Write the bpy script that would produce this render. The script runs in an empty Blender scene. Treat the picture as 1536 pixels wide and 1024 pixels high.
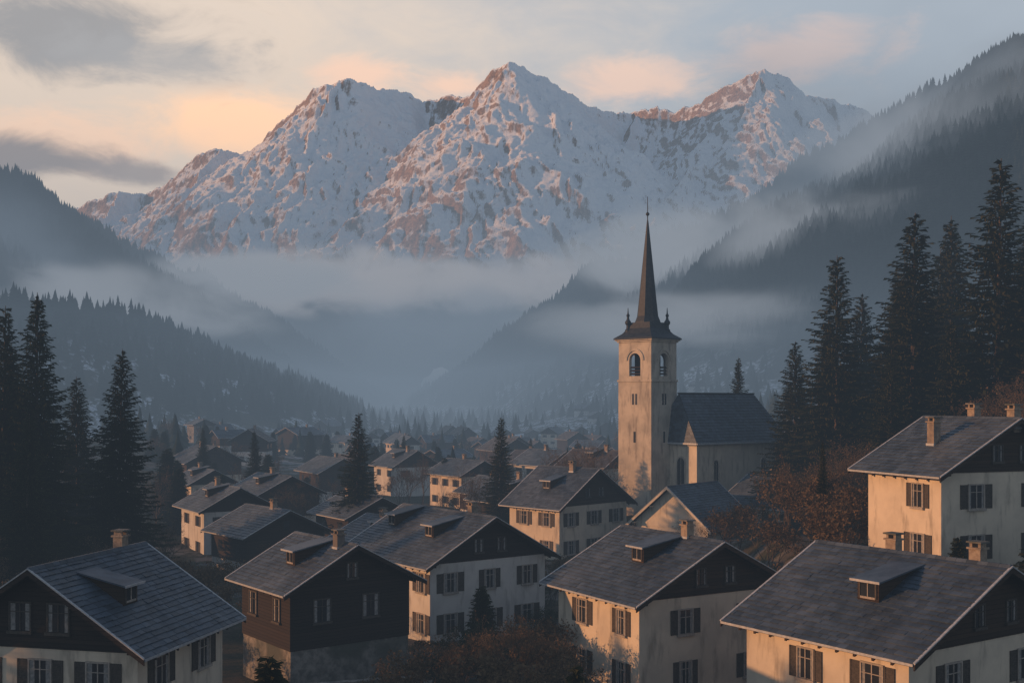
import bpy, math, random
import numpy as np
from math import sin, cos, radians, pi, tan
random.seed(7)
S = bpy.context.scene
COL = S.collection
S.view_settings.view_transform = 'Standard'
S.view_settings.look = 'None'
S.view_settings.exposure = 0

# ------------------------------------------------------------------ numpy noise
rs = np.random.RandomState(3)
PERM = rs.permutation(256); PERM = np.concatenate([PERM, PERM, PERM])
ANG = rs.rand(256) * 2 * pi
GX, GY = np.cos(ANG), np.sin(ANG)

def pn(x, y):
    xi = np.floor(x).astype(int); yi = np.floor(y).astype(int)
    xf = x - xi; yf = y - yi
    xi &= 255; yi &= 255
    def g(ix, iy, fx, fy):
        h = PERM[PERM[ix & 255] + (iy & 255)]
        return GX[h] * fx + GY[h] * fy
    u = xf ** 3 * (xf * (xf * 6 - 15) + 10); v = yf ** 3 * (yf * (yf * 6 - 15) + 10)
    a = g(xi, yi, xf, yf); b = g(xi + 1, yi, xf - 1, yf)
    c = g(xi, yi + 1, xf, yf - 1); d = g(xi + 1, yi + 1, xf - 1, yf - 1)
    return 1.5 * ((a + (b - a) * u) + ((c + (d - c) * u) - (a + (b - a) * u)) * v)

def fbm(x, y, o=5, g=.5):
    s = 0; a = 1
    for i in range(o):
        s = s + a * pn(x + 17.3 * i, y - 9.1 * i); x = x * 2.03; y = y * 2.03; a *= g
    return s

def ridged(x, y, o=6, g=.55):
    s = 0; a = 1; w = 1; tot = 0
    for i in range(o):
        n = 1 - np.abs(pn(x + 31.7 * i, y + 5.3 * i)); n = n * n * w
        w = np.clip(n * 1.6, 0, 1)
        s = s + a * n; tot += a
        x = x * 2.07; y = y * 2.07; a *= g
    return s / tot

def sstep(a, b, x):
    t = np.clip((x - a) / (b - a), 0, 1)
    return t * t * (3 - 2 * t)

def tent(X, Y, pts, slope, cx=0., cr=90.):
    H = np.full(np.shape(X), -1e5)
    for (x0, y0, z0), (x1, y1, z1) in zip(pts[:-1], pts[1:]):
        dx, dy = x1 - x0, y1 - y0
        t = np.clip(((X - x0) * dx + (Y - y0) * dy) / (dx * dx + dy * dy), 0, 1)
        d = np.hypot(X - (x0 + t * dx), Y - (y0 + t * dy))
        q = z0 + t * (z1 - z0) - slope * d
        if cx: q = q - cx * (1 - np.exp(-d / cr))
        H = np.maximum(H, q)
    return H

HILL_R = [(1250, 250, 480), (900, 560, 450), (546, 1000, 372), (495, 1100, 351), (440, 1270, 325), (371, 1500, 299),
          (270, 1700, 262), (147, 1900, 223), (30, 2100, 150), (-92, 2300, 67), (-180, 2400, 28)]
HILL_L1 = [(-1250, 1150, 520), (-860, 1350, 380), (-675, 1500, 306), (-664, 1600, 288), (-599, 1800, 240), (-548, 2000, 216), (-489, 2150, 175), (-419, 2250, 120), (-341, 2350, 45)]
HILL_L2 = [(-420, 500, 92), (-270, 600, 54), (-243, 640, 49), (-206, 750, 34), (-183, 850, 18), (-149, 950, -3), (-125, 1010, -22)]
HILL_L3 = [(-800, 2500, 260), (-612, 2550, 185), (-484, 2620, 140), (-330, 2720, 70), (-206, 2780, 15)]
SHADE_HILL_W = [(-1400, 900, 560), (-1500, 1050, 780), (-1600, 1700, 780), (-1950, 2800, 700)]  # unseen ridge added to keep the sun off the valley slopes
HILL_C = [(330, 800, 60), (190, 740, 24), (110, 720, 4), (40, 700, -12)]

def ground(X, Y):
    X = np.asarray(X, float); Y = np.asarray(Y, float)
    z = -16.5 - 3.5 * sstep(120, 420, Y) + .25 * fbm(X / 14, Y / 14, 3)
    z = z + 5.5 * np.exp(-((X - 22) / 17) ** 2 - ((Y - 128) / 20) ** 2)
    z = z + 6.0 * sstep(53, 62, Y) * sstep(13, 21, X) * (1 - sstep(85, 120, Y))
    z = z + .3 * np.maximum(0, X - 30) * sstep(50, 90, Y) * (1 - .5*sstep(200, 600, Y))*(1-sstep(200,300,X)*.8)
    z = z + .12 * np.maximum(0, -X - 35) * sstep(40, 100, Y) * (1 - sstep(300, 500, Y)) * (1 - .8 * sstep(90, 200, -X))
    z = z + 12 * (1 - sstep(-60, 8, Y))
    wx = X + 18 * fbm(X / 150 + 4, Y / 150, 3); wy = Y + 18 * fbm(X / 150, Y / 150 + 8, 3)
    h = np.maximum(tent(wx, wy, HILL_R, .74), tent(wx, wy, HILL_L1, .7))
    h = np.maximum(h, tent(wx, wy, HILL_L2, .42))
    h = np.maximum(h, tent(wx, wy, HILL_L3, .5))
    h = np.maximum(h, tent(wx, wy, SHADE_HILL_W, .85))
    h = np.maximum(h, tent(wx, wy, HILL_C, .22))
    amp = sstep(-20, 120, h)
    h = h + amp * (22 * (ridged(X / 210, Y / 210, 4) - .55) + 4 * fbm(X / 40, Y / 40, 3))
    k = 10.
    m = np.maximum(z, h)
    return m + k * .25 * np.maximum(0, 1 - np.abs(z - h) / k) ** 2

def gz(x, y):
    return float(ground(np.array([x]), np.array([y]))[0])

def np_mesh(name, V, F, smooth=False):
    me = bpy.data.meshes.new(name)
    V = np.asarray(V, np.float32); F = np.asarray(F, np.int32)
    n, k = F.shape
    me.vertices.add(len(V)); me.vertices.foreach_set("co", V.ravel())
    me.loops.add(n * k); me.loops.foreach_set("vertex_index", F.ravel())
    me.polygons.add(n); me.polygons.foreach_set("loop_start", np.arange(0, n * k, k, dtype=np.int32))
    if smooth:
        me.polygons.foreach_set("use_smooth", np.ones(n, bool))
    me.update(calc_edges=True)
    return me

def grid_mesh(name, xs, ys, fn, smooth=True):
    X, Y = np.meshgrid(xs, ys)
    Z = fn(X, Y); att = None
    if isinstance(Z, tuple): Z, att = Z
    V = np.stack([X, Y, Z], -1).reshape(-1, 3)
    nx, ny = len(xs), len(ys)
    i = (np.arange(ny - 1)[:, None] * nx + np.arange(nx - 1)[None]).ravel()
    F = np.stack([i, i + 1, i + nx + 1, i + nx], -1)
    me = np_mesh(name, V, F, smooth)
    if att is not None:
        a = me.attributes.new('rib', 'FLOAT', 'POINT'); a.data.foreach_set('value', att.astype(np.float32).ravel())
    return me

def link(name, me, loc=(0, 0, 0), mats=None, parent=None):
    o = bpy.data.objects.new(name, me)
    COL.objects.link(o); o.location = loc
    if mats is not None and me is not None and len(me.materials) == 0:
        for m in mats: me.materials.append(m)
    if parent: o.parent = parent
    return o

# ------------------------------------------------------------------ materials
class NT:
    def __init__(s, tree): s.t = tree
    def n(s, typ, **kw):
        nd = s.t.nodes.new(typ)
        for k, v in kw.items():
            if k.startswith('i_'):
                key = k[2:]; key = int(key) if key.isdigit() else key.replace('_', ' ')
                nd.inputs[key].default_value = v
            else: setattr(nd, k, v)
        return nd
    def l(s, a, b): s.t.links.new(a, b)
    def val(s, sock, v):
        if hasattr(v, 'is_linked') or hasattr(v, 'links'): s.l(v, sock)
        else: sock.default_value = v
    def math(s, op, a, b=0., c=0., clamp=False):
        nd = s.n('ShaderNodeMath', operation=op, use_clamp=clamp)
        s.val(nd.inputs[0], a); s.val(nd.inputs[1], b); s.val(nd.inputs[2], c)
        return nd.outputs[0]
    def mix(s, f, a, b, bt='MIX'):
        nd = s.n('ShaderNodeMix', data_type='RGBA', blend_type=bt)
        s.val(nd.inputs[0], f)
        for i, c in ((6, a), (7, b)):
            if isinstance(c, tuple): nd.inputs[i].default_value = (*c, 1) if len(c) == 3 else c
            else: s.l(c, nd.inputs[i])
        return nd.outputs[2]
    def noise(s, vec, scale, detail=4, rough=.5, dist=0.):
        nd = s.n('ShaderNodeTexNoise', i_Scale=scale, i_Detail=detail, i_Roughness=rough, i_Distortion=dist)
        if vec is not None: s.l(vec, nd.inputs['Vector'])
        return nd.outputs['Fac']
    def ramp(s, v, a, b, c=0., d=1., smooth=True):
        nd = s.n('ShaderNodeMapRange', interpolation_type='SMOOTHSTEP' if smooth else 'LINEAR')
        s.val(nd.inputs[0], v)
        for i, q in enumerate((a, b, c, d)): s.val(nd.inputs[i + 1], q)
        return nd.outputs[0]

def newmat(name):
    m = bpy.data.materials.new(name); m.use_nodes = True
    m.node_tree.nodes.clear()
    return m, NT(m.node_tree)

def finish(T, color, rough=.8, bump=None, bstr=.3, bdist=.05, spec=.5, metal=0.):
    out = T.n('ShaderNodeOutputMaterial'); b = T.n('ShaderNodeBsdfPrincipled')
    if isinstance(color, tuple): b.inputs['Base Color'].default_value = (*color, 1)
    else: T.l(color, b.inputs['Base Color'])
    T.val(b.inputs['Roughness'], rough)
    b.inputs['Metallic'].default_value = metal
    b.inputs['Specular IOR Level'].default_value = spec
    if bump is not None:
        bn = T.n('ShaderNodeBump', i_Strength=bstr, i_Distance=bdist)
        T.l(bump, bn.inputs['Height']); T.l(bn.outputs[0], b.inputs['Normal'])
    T.l(b.outputs[0], out.inputs[0])
    return b

def pos(T): return T.n('ShaderNodeNewGeometry').outputs['Position']

def m_noise(name, c1, c2, scale, rough=.85, bstr=.3, bdist=.03, c3=None, island=0., spec=.3, detail=6, metal=0.):
    m, T = newmat(name); P = pos(T)
    a = T.noise(P, scale, detail, .6); b = T.noise(P, scale * .17, 3, .5)
    col = T.mix(T.ramp(a, .35, .65), c1, c2)
    if c3 is not None: col = T.mix(T.ramp(b, .45, .68), col, c3)
    if island > 0:
        r = T.n('ShaderNodeNewGeometry').outputs['Random Per Island']
        f = T.ramp(r, 0, 1, 1 - island, 1 + island, False)
        vm = T.n('ShaderNodeVectorMath', operation='SCALE'); T.l(col, vm.inputs[0]); T.l(f, vm.inputs['Scale'])
        col = vm.outputs[0]
    finish(T, col, rough, a, bstr, bdist, spec, metal)
    return m

M_slate = m_noise('slate', (.028, .041, .059), (.052, .071, .095), 1.3, .55, .35, .02, (.074, .092, .114), .34, .45)
M_slate2 = m_noise('slate_brown', (.045, .041, .040), (.072, .065, .062), 1.3, .65, .35, .02, (.085, .08, .078), .34, .35)
M_deck = m_noise('roof_deck', (.016, .013, .011), (.03, .025, .021), 3)
M_trim = m_noise('metal_trim', (.30, .32, .34), (.42, .43, .44), 6, .45, .1, .01, None, 0, .5)
M_gut = m_noise('window_trim', (.26, .23, .20), (.36, .32, .28), 6, .7, .1, .01)
M_shut = m_noise('shutter_wood', (.04, .034, .028), (.07, .058, .048), 9, .7, .3, .01)
M_curt = m_noise('curtain', (.16, .16, .16), (.28, .27, .26), 7, .9, .3, .01)
M_chim = m_noise('chimney_render', (.22, .17, .13), (.31, .25, .19), 6, .9, .4, .02, (.13, .115, .105))
M_stone = m_noise('rough_stone', (.12, .115, .105), (.26, .24, .215), 2.2, .95, .9, .08, (.08, .085, .07))
M_spire = m_noise('spire_slate', (.012, .017, .024), (.026, .032, .04), 3, .6, .4, .03, None, .2)
M_iron = m_noise('iron', (.01, .01, .011), (.02, .02, .02), 6, .5)

def m_plaster(name, a, b, stain):
    m, T = newmat(name); P = pos(T)
    mp = T.n('ShaderNodeMapping'); mp.inputs['Scale'].default_value = (1.6, 1.6, .35); T.l(P, mp.inputs[0])
    st = T.noise(mp.outputs[0], 1.2, 5, .6)
    n = T.noise(P, .5, 5, .6); fine = T.noise(P, 14, 4, .6)
    col = T.mix(T.ramp(n, .35, .65), a, b)
    col = T.mix(T.ramp(st, .5, .72, 0, .75), col, stain)
    finish(T, col, .93, fine, .35, .015, .2)
    return m
M_plas = m_plaster('plaster_cream', (.62, .54, .43), (.51, .445, .36), (.29, .25, .20))
M_plasw = m_plaster('plaster_white', (.57, .55, .515), (.48, .465, .44), (.29, .275, .255))
M_plasc = m_plaster('church_render', (.50, .44, .36), (.36, .32, .265), (.20, .175, .148))

def m_planks(name, c1, c2):
    m, T = newmat(name); P = pos(T)
    sp = T.n('ShaderNodeSeparateXYZ'); T.l(P, sp.inputs[0])
    zz = T.math('MULTIPLY', sp.outputs[2], 5.2)
    fr = T.math('FRACT', zz); fl = T.math('FLOOR', zz)
    wn = T.n('ShaderNodeTexWhiteNoise', noise_dimensions='1D'); T.l(fl, wn.inputs['W'])
    mp = T.n('ShaderNodeMapping'); mp.inputs['Scale'].default_value = (1, 1, 12); T.l(P, mp.inputs[0])
    g = T.noise(mp.outputs[0], 2.5, 5, .6)
    col = T.mix(T.math('ADD', T.math('MULTIPLY', wn.outputs[0], .5), T.math('MULTIPLY', g, .5)), c1, c2)
    gap = T.ramp(fr, 0., .12)
    col = T.mix(T.math('MULTIPLY', T.math('SUBTRACT', 1., gap), .8), col, (.004, .004, .004))
    finish(T, col, .8, gap, .7, .03, .25)
    return m
M_wood = m_planks('dark_timber', (.012, .009, .0075), (.034, .023, .017))
M_wood2 = m_planks('brown_timber', (.02, .013, .009), (.055, .034, .021))

def m_glass():
    m, T = newmat('window_glass'); P = pos(T)
    n = T.noise(P, 1.5, 2)
    finish(T, T.mix(n, (.012, .014, .017), (.03, .034, .04)), .12, n, .05, .02, .6)
    return m
M_glass = m_glass()

def m_foliage(name, c1, c2, isl=.5, tr=.15):
    m, T = newmat(name); G = T.n('ShaderNodeNewGeometry')
    oi = T.n('ShaderNodeObjectInfo')
    n = T.noise(G.outputs['Position'], .9, 3, .6)
    f = T.math('ADD', T.math('MULTIPLY', n, .9), T.math('MULTIPLY', G.outputs['Random Per Island'], isl), clamp=True)
    f = T.math('ADD', f, T.math('MULTIPLY', oi.outputs['Random'], .25), clamp=True)
    col = T.mix(T.ramp(f, .3, 1.1), c1, c2)
    out = T.n('ShaderNodeOutputMaterial'); b = T.n('ShaderNodeBsdfDiffuse'); T.l(col, b.inputs[0])
    t = T.n('ShaderNodeBsdfTranslucent'); T.l(col, t.inputs[0])
    mx = T.n('ShaderNodeMixShader'); mx.inputs[0].default_value = tr
    T.l(b.outputs[0], mx.inputs[1]); T.l(t.outputs[0], mx.inputs[2]); T.l(mx.outputs[0], out.inputs[0])
    return m
M_spruce = m_foliage('spruce_needles', (.009, .014, .009), (.046, .048, .022))
M_forest = m_foliage('forest_needles', (.010, .016, .014), (.034, .044, .034), .7)
M_rust = m_foliage('autumn_leaves', (.085, .058, .038), (.17, .118, .07))
M_ever = m_foliage('evergreen_leaves', (.013, .02, .01), (.042, .055, .026))
M_twig = m_noise('bark', (.045, .034, .026), (.10, .074, .056), 8, .9)

def m_ground():
    m, T = newmat('valley_ground'); G = T.n('ShaderNodeNewGeometry'); P = G.outputs['Position']
    sp = T.n('ShaderNodeSeparateXYZ'); T.l(P, sp.inputs[0])
    a = T.noise(P, .35, 6, .65); b = T.noise(P, 3., 6, .7); c = T.noise(P, .03, 4, .6)
    col = T.mix(T.ramp(a, .35, .65), (.03, .036, .016), (.07, .05, .03))
    col = T.mix(T.ramp(b, .4, .7, 0, .7), col, (.018, .02, .012))
    sn = T.math('MULTIPLY', T.ramp(a, .47, .55), T.ramp(c, .46, .54))
    sn = T.math('MULTIPLY', sn, T.ramp(sp.outputs[2], 40., 15.))
    sn = T.math('MULTIPLY', sn, T.ramp(sp.outputs[1], 220., 420., .12, 1.))
    hill = T.ramp(sp.outputs[2], 4., 22.)
    hill = T.math('MULTIPLY', hill, T.ramp(sp.outputs[1], 200., 350.))
    col = T.mix(hill, col, T.mix(b, (.012, .017, .014), (.03, .034, .026)))
    col = T.mix(sn, col, (.62, .65, .70))
    finish(T, col, .95, b, .6, .15, .15)
    return m
M_ground = m_ground()

def m_mountain():
    m, T = newmat('alpine_rock_snow'); G = T.n('ShaderNodeNewGeometry'); P = G.outputs['Position']
    sp = T.n('ShaderNodeSeparateXYZ'); T.l(P, sp.inputs[0])
    sn_ = T.n('ShaderNodeSeparateXYZ'); T.l(G.outputs['Normal'], sn_.inputs[0])
    rib = T.n('ShaderNodeAttribute', attribute_name='rib').outputs['Fac']
    mp = T.n('ShaderNodeMapping'); mp.inputs['Scale'].default_value = (1, .28, .28); T.l(P, mp.inputs[0])
    n1 = T.noise(mp.outputs[0], .006, 5, .6, .5); n2 = T.noise(mp.outputs[0], .06, 12, .78, .3)
    n3 = T.noise(P, .09, 10, .78)
    rock = T.mix(T.ramp(n3, .3, .7), (.11, .075, .058), (.40, .275, .20))
    f = T.math('MULTIPLY_ADD', T.math('SUBTRACT', n1, .5), .32, sn_.outputs[2])
    f = T.math('MULTIPLY_ADD', T.math('SUBTRACT', n2, .5), 1.0, f)
    f = T.math('MULTIPLY_ADD', T.math('SUBTRACT', n3, .5), .35, f)
    f = T.math('MULTIPLY_ADD', sn_.outputs[0], .34, f)          # western faces barer: sun melt, plus sunlit orange put into the colour
    f = T.math('MULTIPLY_ADD', T.math('SUBTRACT', rib, .5), -.20, f)
    f = T.math('ADD', f, T.ramp(sp.outputs[2], 330., 850., -.16, .06, False))
    snow = T.ramp(f, .42, .68)
    col = T.mix(snow, rock, (.84, .86, .90))
    fo = T.ramp(T.math('MULTIPLY_ADD', n1, 160., sp.outputs[2]), 400., 310.)
    col = T.mix(fo, col, (.02, .028, .024))
    hgt = T.math('ADD', T.math('MULTIPLY', n3, .8), T.math('MULTIPLY', n2, 1.))
    finish(T, col, .85, hgt, .75, 6., .1)
    return m
M_mount = m_mountain()

# ------------------------------------------------------------------ terrain
s = np.linspace(-1, 1, 520)
xs = 2700 * np.sinh(5 * s) / np.sinh(5)
t = np.linspace(0, 1, 460)
ys = -120 + 3100 * (np.exp(4 * t) - 1) / (math.e ** 4 - 1)
link('valley_ground', grid_mesh('valley_ground', xs, ys, ground), mats=[M_ground])

K = 1707.
def W3(b, e, d):   # image pixel coordinates (column, row) projected to world at chosen depth d
    return ((b - 768) / K * d, d, (600 - e) / K * d)
def line(*a): return [W3(*q) for q in a]
CREST = line((-150, 380, 4300), (60, 335, 4300), (112, 312, 4250), (180, 285, 4200), (215, 290, 4250), (262, 268, 4200), (300, 232, 4150), (325, 223, 4100),
             (360, 228, 4150), (400, 197, 4150), (440, 168, 4100), (472, 138, 4050), (495, 124, 4000), (520, 120, 4000), (560, 130, 4100),
             (610, 138, 4250), (635, 150, 4350), (680, 142, 4250), (708, 140, 4100), (735, 108, 3950), (765, 92, 3900),
             (800, 102, 4000), (830, 124, 4100), (870, 150, 4300), (905, 166, 4500), (950, 164, 4550), (985, 160, 4500),
             (1012, 166, 4450), (1050, 154, 4350), (1090, 126, 4200), (1145, 104, 4100), (1180, 116, 4150), (1210, 138, 4250),
             (1250, 148, 4300), (1300, 165, 4350), (1360, 190, 4400), (1500, 240, 4400), (1750, 300, 4400))
SPURS = [line((515, 122, 4000), (480, 180, 3800), (430, 250, 3550), (370, 315, 3300), (300, 380, 3050)),
         line((515, 122, 4000), (520, 185, 3820), (490, 270, 3550), (450, 350, 3250), (420, 400, 3050)),
         line((325, 223, 4100), (285, 275, 3850), (220, 330, 3550), (160, 370, 3300)),
         line((180, 285, 4200), (150, 330, 3900)),
         line((765, 94, 3900), (735, 155, 3750), (700, 205, 3580), (640, 262, 3380), (560, 328, 3150), (480, 385, 2950)),
         line((765, 94, 3900), (800, 165, 3750), (835, 240, 3550), (850, 320, 3300), (880, 400, 3050)),
         line((700, 205, 3580), (725, 275, 3400), (735, 345, 3200), (760, 420, 2980)),
         line((635, 150, 4350), (625, 205, 4120), (580, 260, 3850)),
         line((1145, 106, 4100), (1110, 170, 3920), (1070, 228, 3720), (1000, 290, 3450), (930, 350, 3200)),
         line((1145, 106, 4100), (1175, 190, 3880), (1190, 280, 3600)),
         line((950, 164, 4550), (940, 220, 4250), (930, 270, 3950)),
         line((1250, 148, 4300), (1290, 230, 3950))]
def mountain(X, Y):
    wx = X + 26 * fbm(X / 230 + 3, Y / 230, 6) ; wy = Y + 40 * fbm(X / 260, Y / 260 + 7, 6)
    c = tent(X + 10 * fbm(X / 70, Y / 70, 4), wy, CREST, .72, 70, 80)
    for sp in SPURS: c = np.maximum(c, tent(wx, wy, sp, .66, 70, 80))
    crest_d = np.full(X.shape, 1e9)
    for (x0, y0, z0), (x1, y1, z1) in zip(CREST[:-1], CREST[1:]):
        dx, dy = x1 - x0, y1 - y0
        tt = np.clip(((X - x0) * dx + (Y - y0) * dy) / (dx * dx + dy * dy), 0, 1)
        crest_d = np.minimum(crest_d, np.hypot(X - x0 - tt * dx, Y - y0 - tt * dy))
    f = .12 + .88 * sstep(0, 300, crest_d)
    base = np.clip(-60 + .42 * (Y - 2560) + 25 * fbm(X / 200, Y / 200, 4), -40, 330)
    c = np.maximum(c, base)
    r = ridged(wx / 340, wy / 560, 7, .5)
    r2 = ridged(wx / 110 + 5 + .6 * fbm(X / 200, Y / 200, 2), wy / 330, 6, .66)
    r3 = ridged(wx / 42 + 9, wy / 90, 4, .6)
    h = c + f * 60 * (r - .62) + (.55 + .45 * f) * 34 * (r2 - .6) + (.7 + .3 * f) * 10 * (r3 - .5)
    return np.maximum(h, -40), np.clip(.75 * sstep(.25, .95, r2) + .35 * (r3 - .2), 0, 1)
link('snowy_mountain_range', grid_mesh('mountain', np.arange(-2500, 2500, 5.), np.arange(2450, 4850, 5.), mountain), mats=[M_mount])

# ------------------------------------------------------------------ distant forest (one object)
def forest(name, n, ymin, ymax, cond, hmin, hmax, seed):
    r = np.random.RandomState(seed)
    Y = np.sqrt(r.rand(n) * (ymax ** 2 - ymin ** 2) + ymin ** 2)
    X = Y * (r.rand(n) * 1.16 - .58)
    Z = ground(X, Y)
    k = cond(X, Y, Z, r.rand(n)); X, Y, Z = X[k], Y[k], Z[k]
    n = len(X)
    tv, tf = [], []
    NS = 7
    for i in range(5):
        a = 1. - i * .17; b = a - .30 - .02 * i; rad = .055 + .052 * i
        base = len(tv); tv.append((0, 0, a))
        for j in range(NS):
            q = 2 * pi * (j + .4 * i) / NS; rr = rad * (1.25 if j % 2 else .75)
            tv.append((rr * cos(q), rr * sin(q), b + (.03 if j % 2 == 0 else -.02)))
        for j in range(NS): tf.append((base, base + 1 + j, base + 1 + (j + 1) % NS))
    tv = np.array(tv); tf = np.array(tf); nv = len(tv)
    h = (hmin + (hmax - hmin) * r.rand(n) ** 1.3) * (.48 + .52 * np.clip(Y / 1500, 0, 1)); an = r.rand(n) * 6.28; wd = h * (.9 + .5 * r.rand(n))
    jit = 1 + .25 * (r.rand(n, nv) - .5)
    ca, sa = np.cos(an)[:, None], np.sin(an)[:, None]
    tx = tv[None, :, 0] * jit; ty = tv[None, :, 1] * jit
    VX = X[:, None] + wd[:, None] * (tx * ca - ty * sa)
    VY = Y[:, None] + wd[:, None] * (tx * sa + ty * ca)
    VZ = Z[:, None] - .5 + h[:, None] * tv[None, :, 2]
    V = np.stack([VX, VY, VZ], -1).reshape(-1, 3)
    F = (tf[None] + (np.arange(n) * nv)[:, None, None]).reshape(-1, 3)
    link(name, np_mesh(name, V, F), mats=[M_forest])
    print(name, n)
forest('hillside_forest', 66000, 330, 2900, lambda X, Y, Z, r: (Z > -9) & ((r < .25) | (Z > 38) | (X < -20)), 10, 18, 5)
forest('near_hill_forest', 16000, 400, 1150, lambda X, Y, Z, r: (Z > -11) & ((r < .12) | (Z > 38) | (X < -20)), 10, 17, 15)
forest('valley_tree_line', 4200, 200, 1500, lambda X, Y, Z, r: (Z <= -9) & (pn(X / 50, Y / 50) > .05), 9, 18, 9)

# ------------------------------------------------------------------ mesh builder
class MB:
    def __init__(s): s.v = []; s.f = []; s.m = []; s.mats = []
    def mi(s, mat):
        if mat not in s.mats: s.mats.append(mat)
        return s.mats.index(mat)
    def face(s, pts, mat):
        b = len(s.v); s.v += pts; s.f.append(tuple(range(b, b + len(pts)))); s.m.append(s.mi(mat))
    def hexa(s, p, mat):
        b = len(s.v); s.v += p; k = s.mi(mat)
        for q in ((0, 3, 2, 1), (4, 5, 6, 7), (0, 1, 5, 4), (1, 2, 6, 5), (2, 3, 7, 6), (3, 0, 4, 7)):
            s.f.append(tuple(b + i for i in q)); s.m.append(k)
    def prism(s, poly, poly2, mat):
        n = len(poly); b = len(s.v); s.v += poly + poly2; k = s.mi(mat)
        s.f.append(tuple(range(b, b + n))); s.m.append(k)
        s.f.append(tuple(range(b + 2 * n - 1, b + n - 1, -1))); s.m.append(k)
        for i in range(n):
            j = (i + 1) % n
            s.f.append((b + i, b + j, b + n + j, b + n + i)); s.m.append(k)
    def obj(s, name, loc, parent=None, world=True):
        me = bpy.data.meshes.new(name); me.from_pydata(s.v, [], s.f); me.update()
        for m in s.mats: me.materials.append(m)
        me.polygons.foreach_set("material_index", s.m)
        return link(name, me, loc if parent is None else (0, 0, 0), None, parent)

class Frame:
    """local building frame: x along ridge, y across, z up"""
    def __init__(s, hd, side):
        s.ux, s.uy = cos(radians(hd)), sin(radians(hd))
        s.px, s.py = cos(radians(hd + 90 * side)), sin(radians(hd + 90 * side))
    def __call__(s, x, y, z): return (s.ux * x + s.px * y, s.uy * x + s.py * y, z)
    def box(s, mb, x0, x1, y0, y1, z0, z1, mat):
        mb.hexa([s(x0, y0, z0), s(x1, y0, z0), s(x1, y1, z0), s(x0, y1, z0),
                 s(x0, y0, z1), s(x1, y0, z1), s(x1, y1, z1), s(x0, y1, z1)], mat)

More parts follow.
